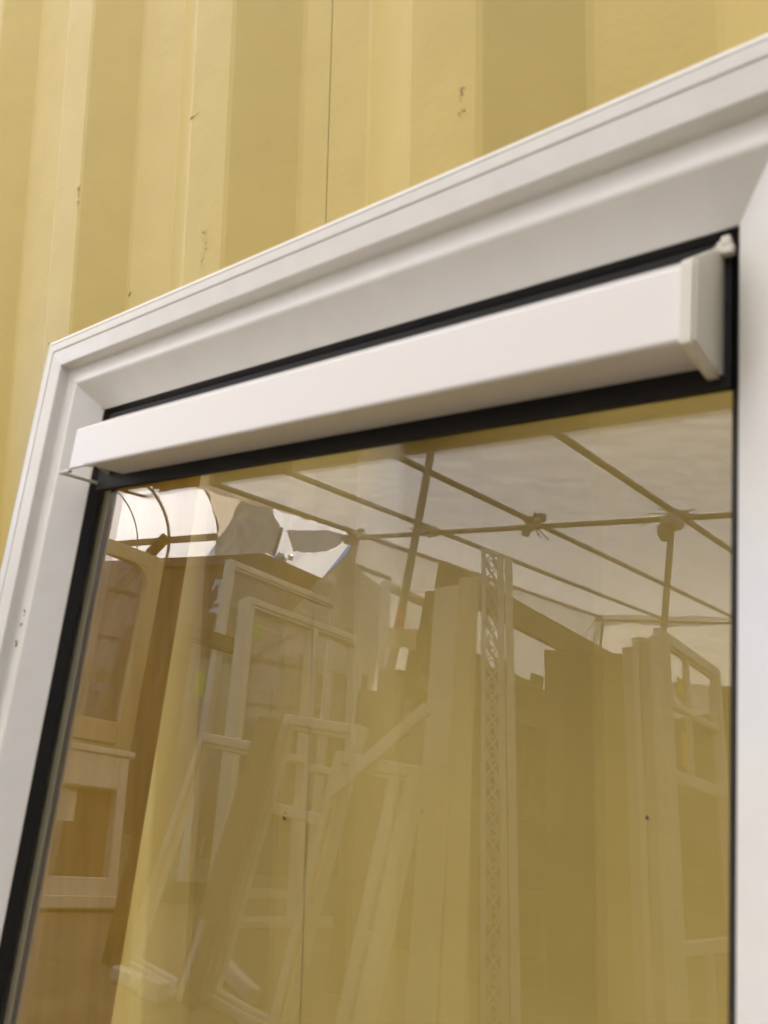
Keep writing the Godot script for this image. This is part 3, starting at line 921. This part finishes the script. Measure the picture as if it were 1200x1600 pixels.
func tall_things() -> void:
	# tall white profile lengths
	plank("wide tall white profile board standing left of the pierced strip", frame_at(Vector3(-1.833, 1.633, 1.749), Vector3(0.952, 0, -0.307), Vector3(0.037, -0.993, 0.115), 1.643), 0.155, 1.643, 0.02, M.yard_white, "profile", "profile_board", "tall boards standing in the yard")
	plank("narrow tall white profile board next to the wide one, slightly higher", frame_at(Vector3(-1.759, 1.693, 1.796), Vector3(0.85, 0, 0.52), Vector3(0.09, -0.99, 0.07), 1.708), 0.075, 1.708, 0.03, M.yard_white, "profile", "profile_board", "tall boards standing in the yard")
	# pierced ornamental strip
	var tr := frame_at(Vector3(-2.389, 2.198, 2.811), Vector3(0.356, 0, 0.934), Vector3(0.223, -0.971, -0.085), 2.262)
	var t := thing("pierced_strip", "tall white strip pierced with a chain of round openings and a side flange", "trim", tr, "tall boards standing in the yard")
	var h := 2.262
	bar(t, "edge_rail", Vector2(0, 0), Vector2(0.026, h), 0.018, M.yard_white)
	bar(t, "edge_rail", Vector2(0.108, 0), Vector2(0.134, h), 0.018, M.yard_white)
	bar(t, "end_rail", Vector2(0.026, h - 0.03), Vector2(0.108, h), 0.018, M.yard_white, 0.001)
	bar(t, "flange", Vector2(0.150, 0), Vector2(0.200, h - 0.012), 0.018, M.yard_white, -0.012)
	bar(t, "flange_web", Vector2(0.134, 0), Vector2(0.150, h - 0.012), 0.010, M.yard_white, 0.006)
	var pitch := 0.115
	var cx := 0.067
	var link: Mesh
	var k := 0
	while h - 0.03 - (k + 1) * pitch > 0.0:
		var top := h - 0.03 - k * pitch
		if link == null:
			var st := mb()
			var nx := 30
			var ny := 42
			var solid := func(i: int, j: int) -> bool:
				if i < 0 or j < 0 or i >= nx or j >= ny: return false
				var x := (i + 0.5) / nx * 0.082 - 0.041
				var y := (j + 0.5) / ny * pitch - pitch / 2.0
				var f := cos(PI * y / pitch)
				var on := absf(absf(x) - 0.0365 * f) < 0.0034 * sqrt(1.0 + pow(PI * 0.0365 / pitch * sin(PI * y / pitch), 2.0))
				var lob := 1.0
				for q in 4:
					var a := PI / 2.0 * q
					lob = minf(lob, Vector2(x - 0.0105 * cos(a), y - 0.0125 * sin(a)).length())
				on = on or (lob > 0.0118 and lob < 0.0152)
				return on
			for i in nx:
				for j in ny:
					if not solid.call(i, j): continue
					var x0 := i / float(nx) * 0.082 - 0.041
					var x1 := (i + 1) / float(nx) * 0.082 - 0.041
					var y0 := j / float(ny) * pitch - pitch
					var y1 := (j + 1) / float(ny) * pitch - pitch
					var za := 0.003
					var zb := 0.015
					quad(st, Vector3(x0, y0, za), Vector3(x1, y0, za), Vector3(x1, y1, za), Vector3(x0, y1, za))
					quad(st, Vector3(x0, y1, zb), Vector3(x1, y1, zb), Vector3(x1, y0, zb), Vector3(x0, y0, zb))
					if not solid.call(i - 1, j): quad(st, Vector3(x0, y0, zb), Vector3(x0, y0, za), Vector3(x0, y1, za), Vector3(x0, y1, zb))
					if not solid.call(i + 1, j): quad(st, Vector3(x1, y0, za), Vector3(x1, y0, zb), Vector3(x1, y1, zb), Vector3(x1, y1, za))
					if not solid.call(i, j - 1): quad(st, Vector3(x0, y0, za), Vector3(x0, y0, zb), Vector3(x1, y0, zb), Vector3(x1, y0, za))
					if not solid.call(i, j + 1): quad(st, Vector3(x0, y1, zb), Vector3(x0, y1, za), Vector3(x1, y1, za), Vector3(x1, y1, zb))
			st.generate_normals()
			link = st.commit()
		var o := MeshInstance3D.new()
		o.name = "lattice_link"
		o.mesh = link
		o.material_override = M.yard_white
		o.position = Vector3(cx, top, 0)
		t.add_child(o, true)
		k += 1
	# brown folded sheet
	tr = frame_at(Vector3(-2.246, 1.758, 3.360), Vector3(1, 0, 0.02), Vector3(-0.006, -0.962, 0.274), 1.825)
	t = thing("profiled_sheet", "dark brown folded metal sheet standing right of the pierced strip", "sheet", tr, "tall boards standing in the yard")
	var pl := PackedVector2Array([Vector2(0, 0.0), Vector2(0.14, -0.03), Vector2(0.20, 0.06), Vector2(0.255, 0.06), Vector2(0.30, -0.01), Vector2(0.46, 0.03), Vector2(0.46, 0.034), Vector2(0.298, -0.006), Vector2(0.257, 0.064), Vector2(0.198, 0.064), Vector2(0.138, -0.026), Vector2(0, 0.004)])
	var st := mb()
	prism(st, pl, Vector3.ZERO, Vector3(1, 0, 0), Vector3(0, 0, 1), Vector3(0, 1.825, 0))
	put(st, "folded_sheet", M.brown_sheet, t)
	# boards on edge right of it
	var lab := ["first pale board on edge right of the brown folded sheet", "second pale board on edge right of the brown folded sheet", "third pale board on edge right of the brown folded sheet", "fourth pale board on edge, next to the barred window"]
	var e := Vector3(0.859, 0, -0.511)
	var offs := [[0.0, 0.10, -0.03, 0.02], [0.105, 0.05, 0.012, 0.0], [0.16, 0.075, 0.0, 0.012], [0.24, 0.10, 0.008, 0.004]]
	for q in 4:
		var a: Vector3 = Vector3(-1.799, 1.822 + offs[q][2], 3.348) + e * offs[q][0] + Vector3(0.05, 0, 0.08) * offs[q][3] * 10.0
		plank(lab[q], frame_at(a, e, Vector3(0.077, -0.989, 0.129), a.y / 0.989), offs[q][1], a.y / 0.989, 0.05, M.yard_grey if q % 2 == 0 else M.yard_white, "board", "pale_board", "tall boards standing in the yard")
	# window with glazing bars
	tr = frame_at(Vector3(-1.530, 1.879, 3.239), Vector3(-0.024, 0, 1), Vector3(0.119, -0.993, 0.003), 1.892)
	t = yard_window("white barred window with two yellow stickers at the yard's right", tr, 0.98, 1.892, 0.062, 0.05, M.yard_white, [], [[1.19, 0.062, 0.918], [0.45, 0.062, 0.918]])
	bar(t, "glazing_bar", Vector2(0.40, 1.222), Vector2(0.435, 1.83), 0.03, M.yard_white, 0.01)
	bar(t, "glazing_bar", Vector2(0.062, 1.52), Vector2(0.40, 1.555), 0.03, M.yard_white, 0.01)
	bar(t, "glazing_bar", Vector2(0.435, 1.52), Vector2(0.918, 1.555), 0.03, M.yard_white, 0.01)
	bar(t, "lower_mullion", Vector2(0.52, 0.062), Vector2(0.56, 0.418), 0.04, M.yard_white, 0.01)
	sticker(t, 0.26, 1.60, 0.12, 0.10, M.yellow_label, 0.024)
	sticker(t, 0.30, 1.26, 0.07, 0.17, M.yellow_label, 0.024)

func rack() -> void:
	var at := Vector3(-3.75, 0, 5.7)
	var t := thing("storage_rack", "dark timber storage rack with long beams behind the tall boards", "rack", Transform3D(Basis(), at))
	var o := -at
	for z: float in [4.15, 7.25]:
		var st := mb()
		abox(st, Vector3(-3.78, 0, z - 0.05), Vector3(-3.68, 2.33, z + 0.05), 0.006)
		put(st, "post", M.dark_timber, t, o)
	for q: Array in [[2.33, 2.555], [1.55, 1.68], [0.75, 0.88]]:
		var st := mb()
		abox(st, Vector3(-3.66, q[0], 4.05), Vector3(-3.58, q[1], 7.45), 0.006)
		put(st, "beam", M.mid_timber, t, o)
	for k in 16:
		var z := 4.1 + k * 0.205
		var st := mb()
		abox(st, Vector3(-3.84, 0, z), Vector3(-3.80, 2.02 + 0.06 * sin(k * 2.3), z + 0.198), 0.004)
		put(st, "board", M.dark_timber, t, o)
	# boards along the yard's far side, under the end curtain
	var t2 := thing("board_pile", "dark stack of long boards along the far end of the yard", "boards", Transform3D(Basis(), Vector3(-2.0, 0, 9.6)))
	for k in 18:
		var st := mb()
		abox(st, Vector3(-3.4 + 0.1 * sin(k * 1.7), k * 0.15, -0.3 + 0.03 * sin(k * 3.1)), Vector3(3.2 + 0.1 * cos(k * 2.1), k * 0.15 + 0.147, 0.3), 0.006)
		put(st, "board", M.dark_timber if k % 3 else M.mid_timber, t2)

	var t3 := thing("board_pile", "low stack of brown boards on the ground behind the pierced strip", "boards", Transform3D(Basis(Vector3.UP, 0.15), Vector3(-2.85, 0, 3.70)))
	for k in 7:
		var st := mb()
		abox(st, Vector3(-0.62 + 0.03 * sin(k * 2.2), k * 0.12, -0.22 + 0.02 * sin(k * 1.3)), Vector3(0.50 + 0.04 * cos(k * 1.9), k * 0.12 + 0.117, 0.25), 0.005)
		put(st, "board", M.mid_timber if k % 2 else M.dark_timber, t3)

func note() -> void:
	# paper note and red tape on the scaffold pole
	var a := Vector3(-2.835, 1.671, 2.669)
	var e := (Vector3(-2.706, 1.690, 2.762) - a).normalized()
	var up := Vector3(-0.04, 0.99, 0.02).normalized()
	var b := Basis(e, up, e.cross(up)).orthonormalized()
	var t := thing("paper_note", "tan paper note with handwriting fixed to the taped scaffold pole", "note", Transform3D(b, a - b.y * 0.09))
	var st := mb()
	abox(st, Vector3(0, 0, 0), Vector3(0.16, 0.105, 0.0015))
	put(st, "sheet_of_paper", M.paper, t)
	st = mb()
	for q: Array in [[0.045, 0.035, 0.045, 0.070], [0.065, 0.035, 0.078, 0.030], [0.078, 0.030, 0.078, 0.070], [0.092, 0.032, 0.103, 0.072], [0.103, 0.072, 0.112, 0.032], [0.096, 0.048, 0.110, 0.048]]:
		tube(st, [Vector3(q[0], q[1], -0.001), Vector3(q[2], q[3], -0.001)], 0.0016, 5)
	put(st, "handwriting", M.pen, t)
	st = mb(true)
	tube(st, [Vector3(-2.83, 1.70, 2.75), Vector3(-2.83, 1.80, 2.75)], 0.028, 14)
	var o := put(st, "red_tape", M.red_tape)
	tag(o, "red tape wound round the scaffold pole above the paper note", "tape")

func ground() -> void:
	var st := mb()
	abox(st, Vector3(-60, -0.2, -60), Vector3(60, 0.0, 60))
	var o := put(st, "ground", M.concrete)
	tag(o, "", "", "", "structure")

func _ready() -> void:
	setting()
	materials()
	ground()
	yellow_container()
	scaffold()
	sheets()
	canopy()
	brown_container()
	window()
	yard()
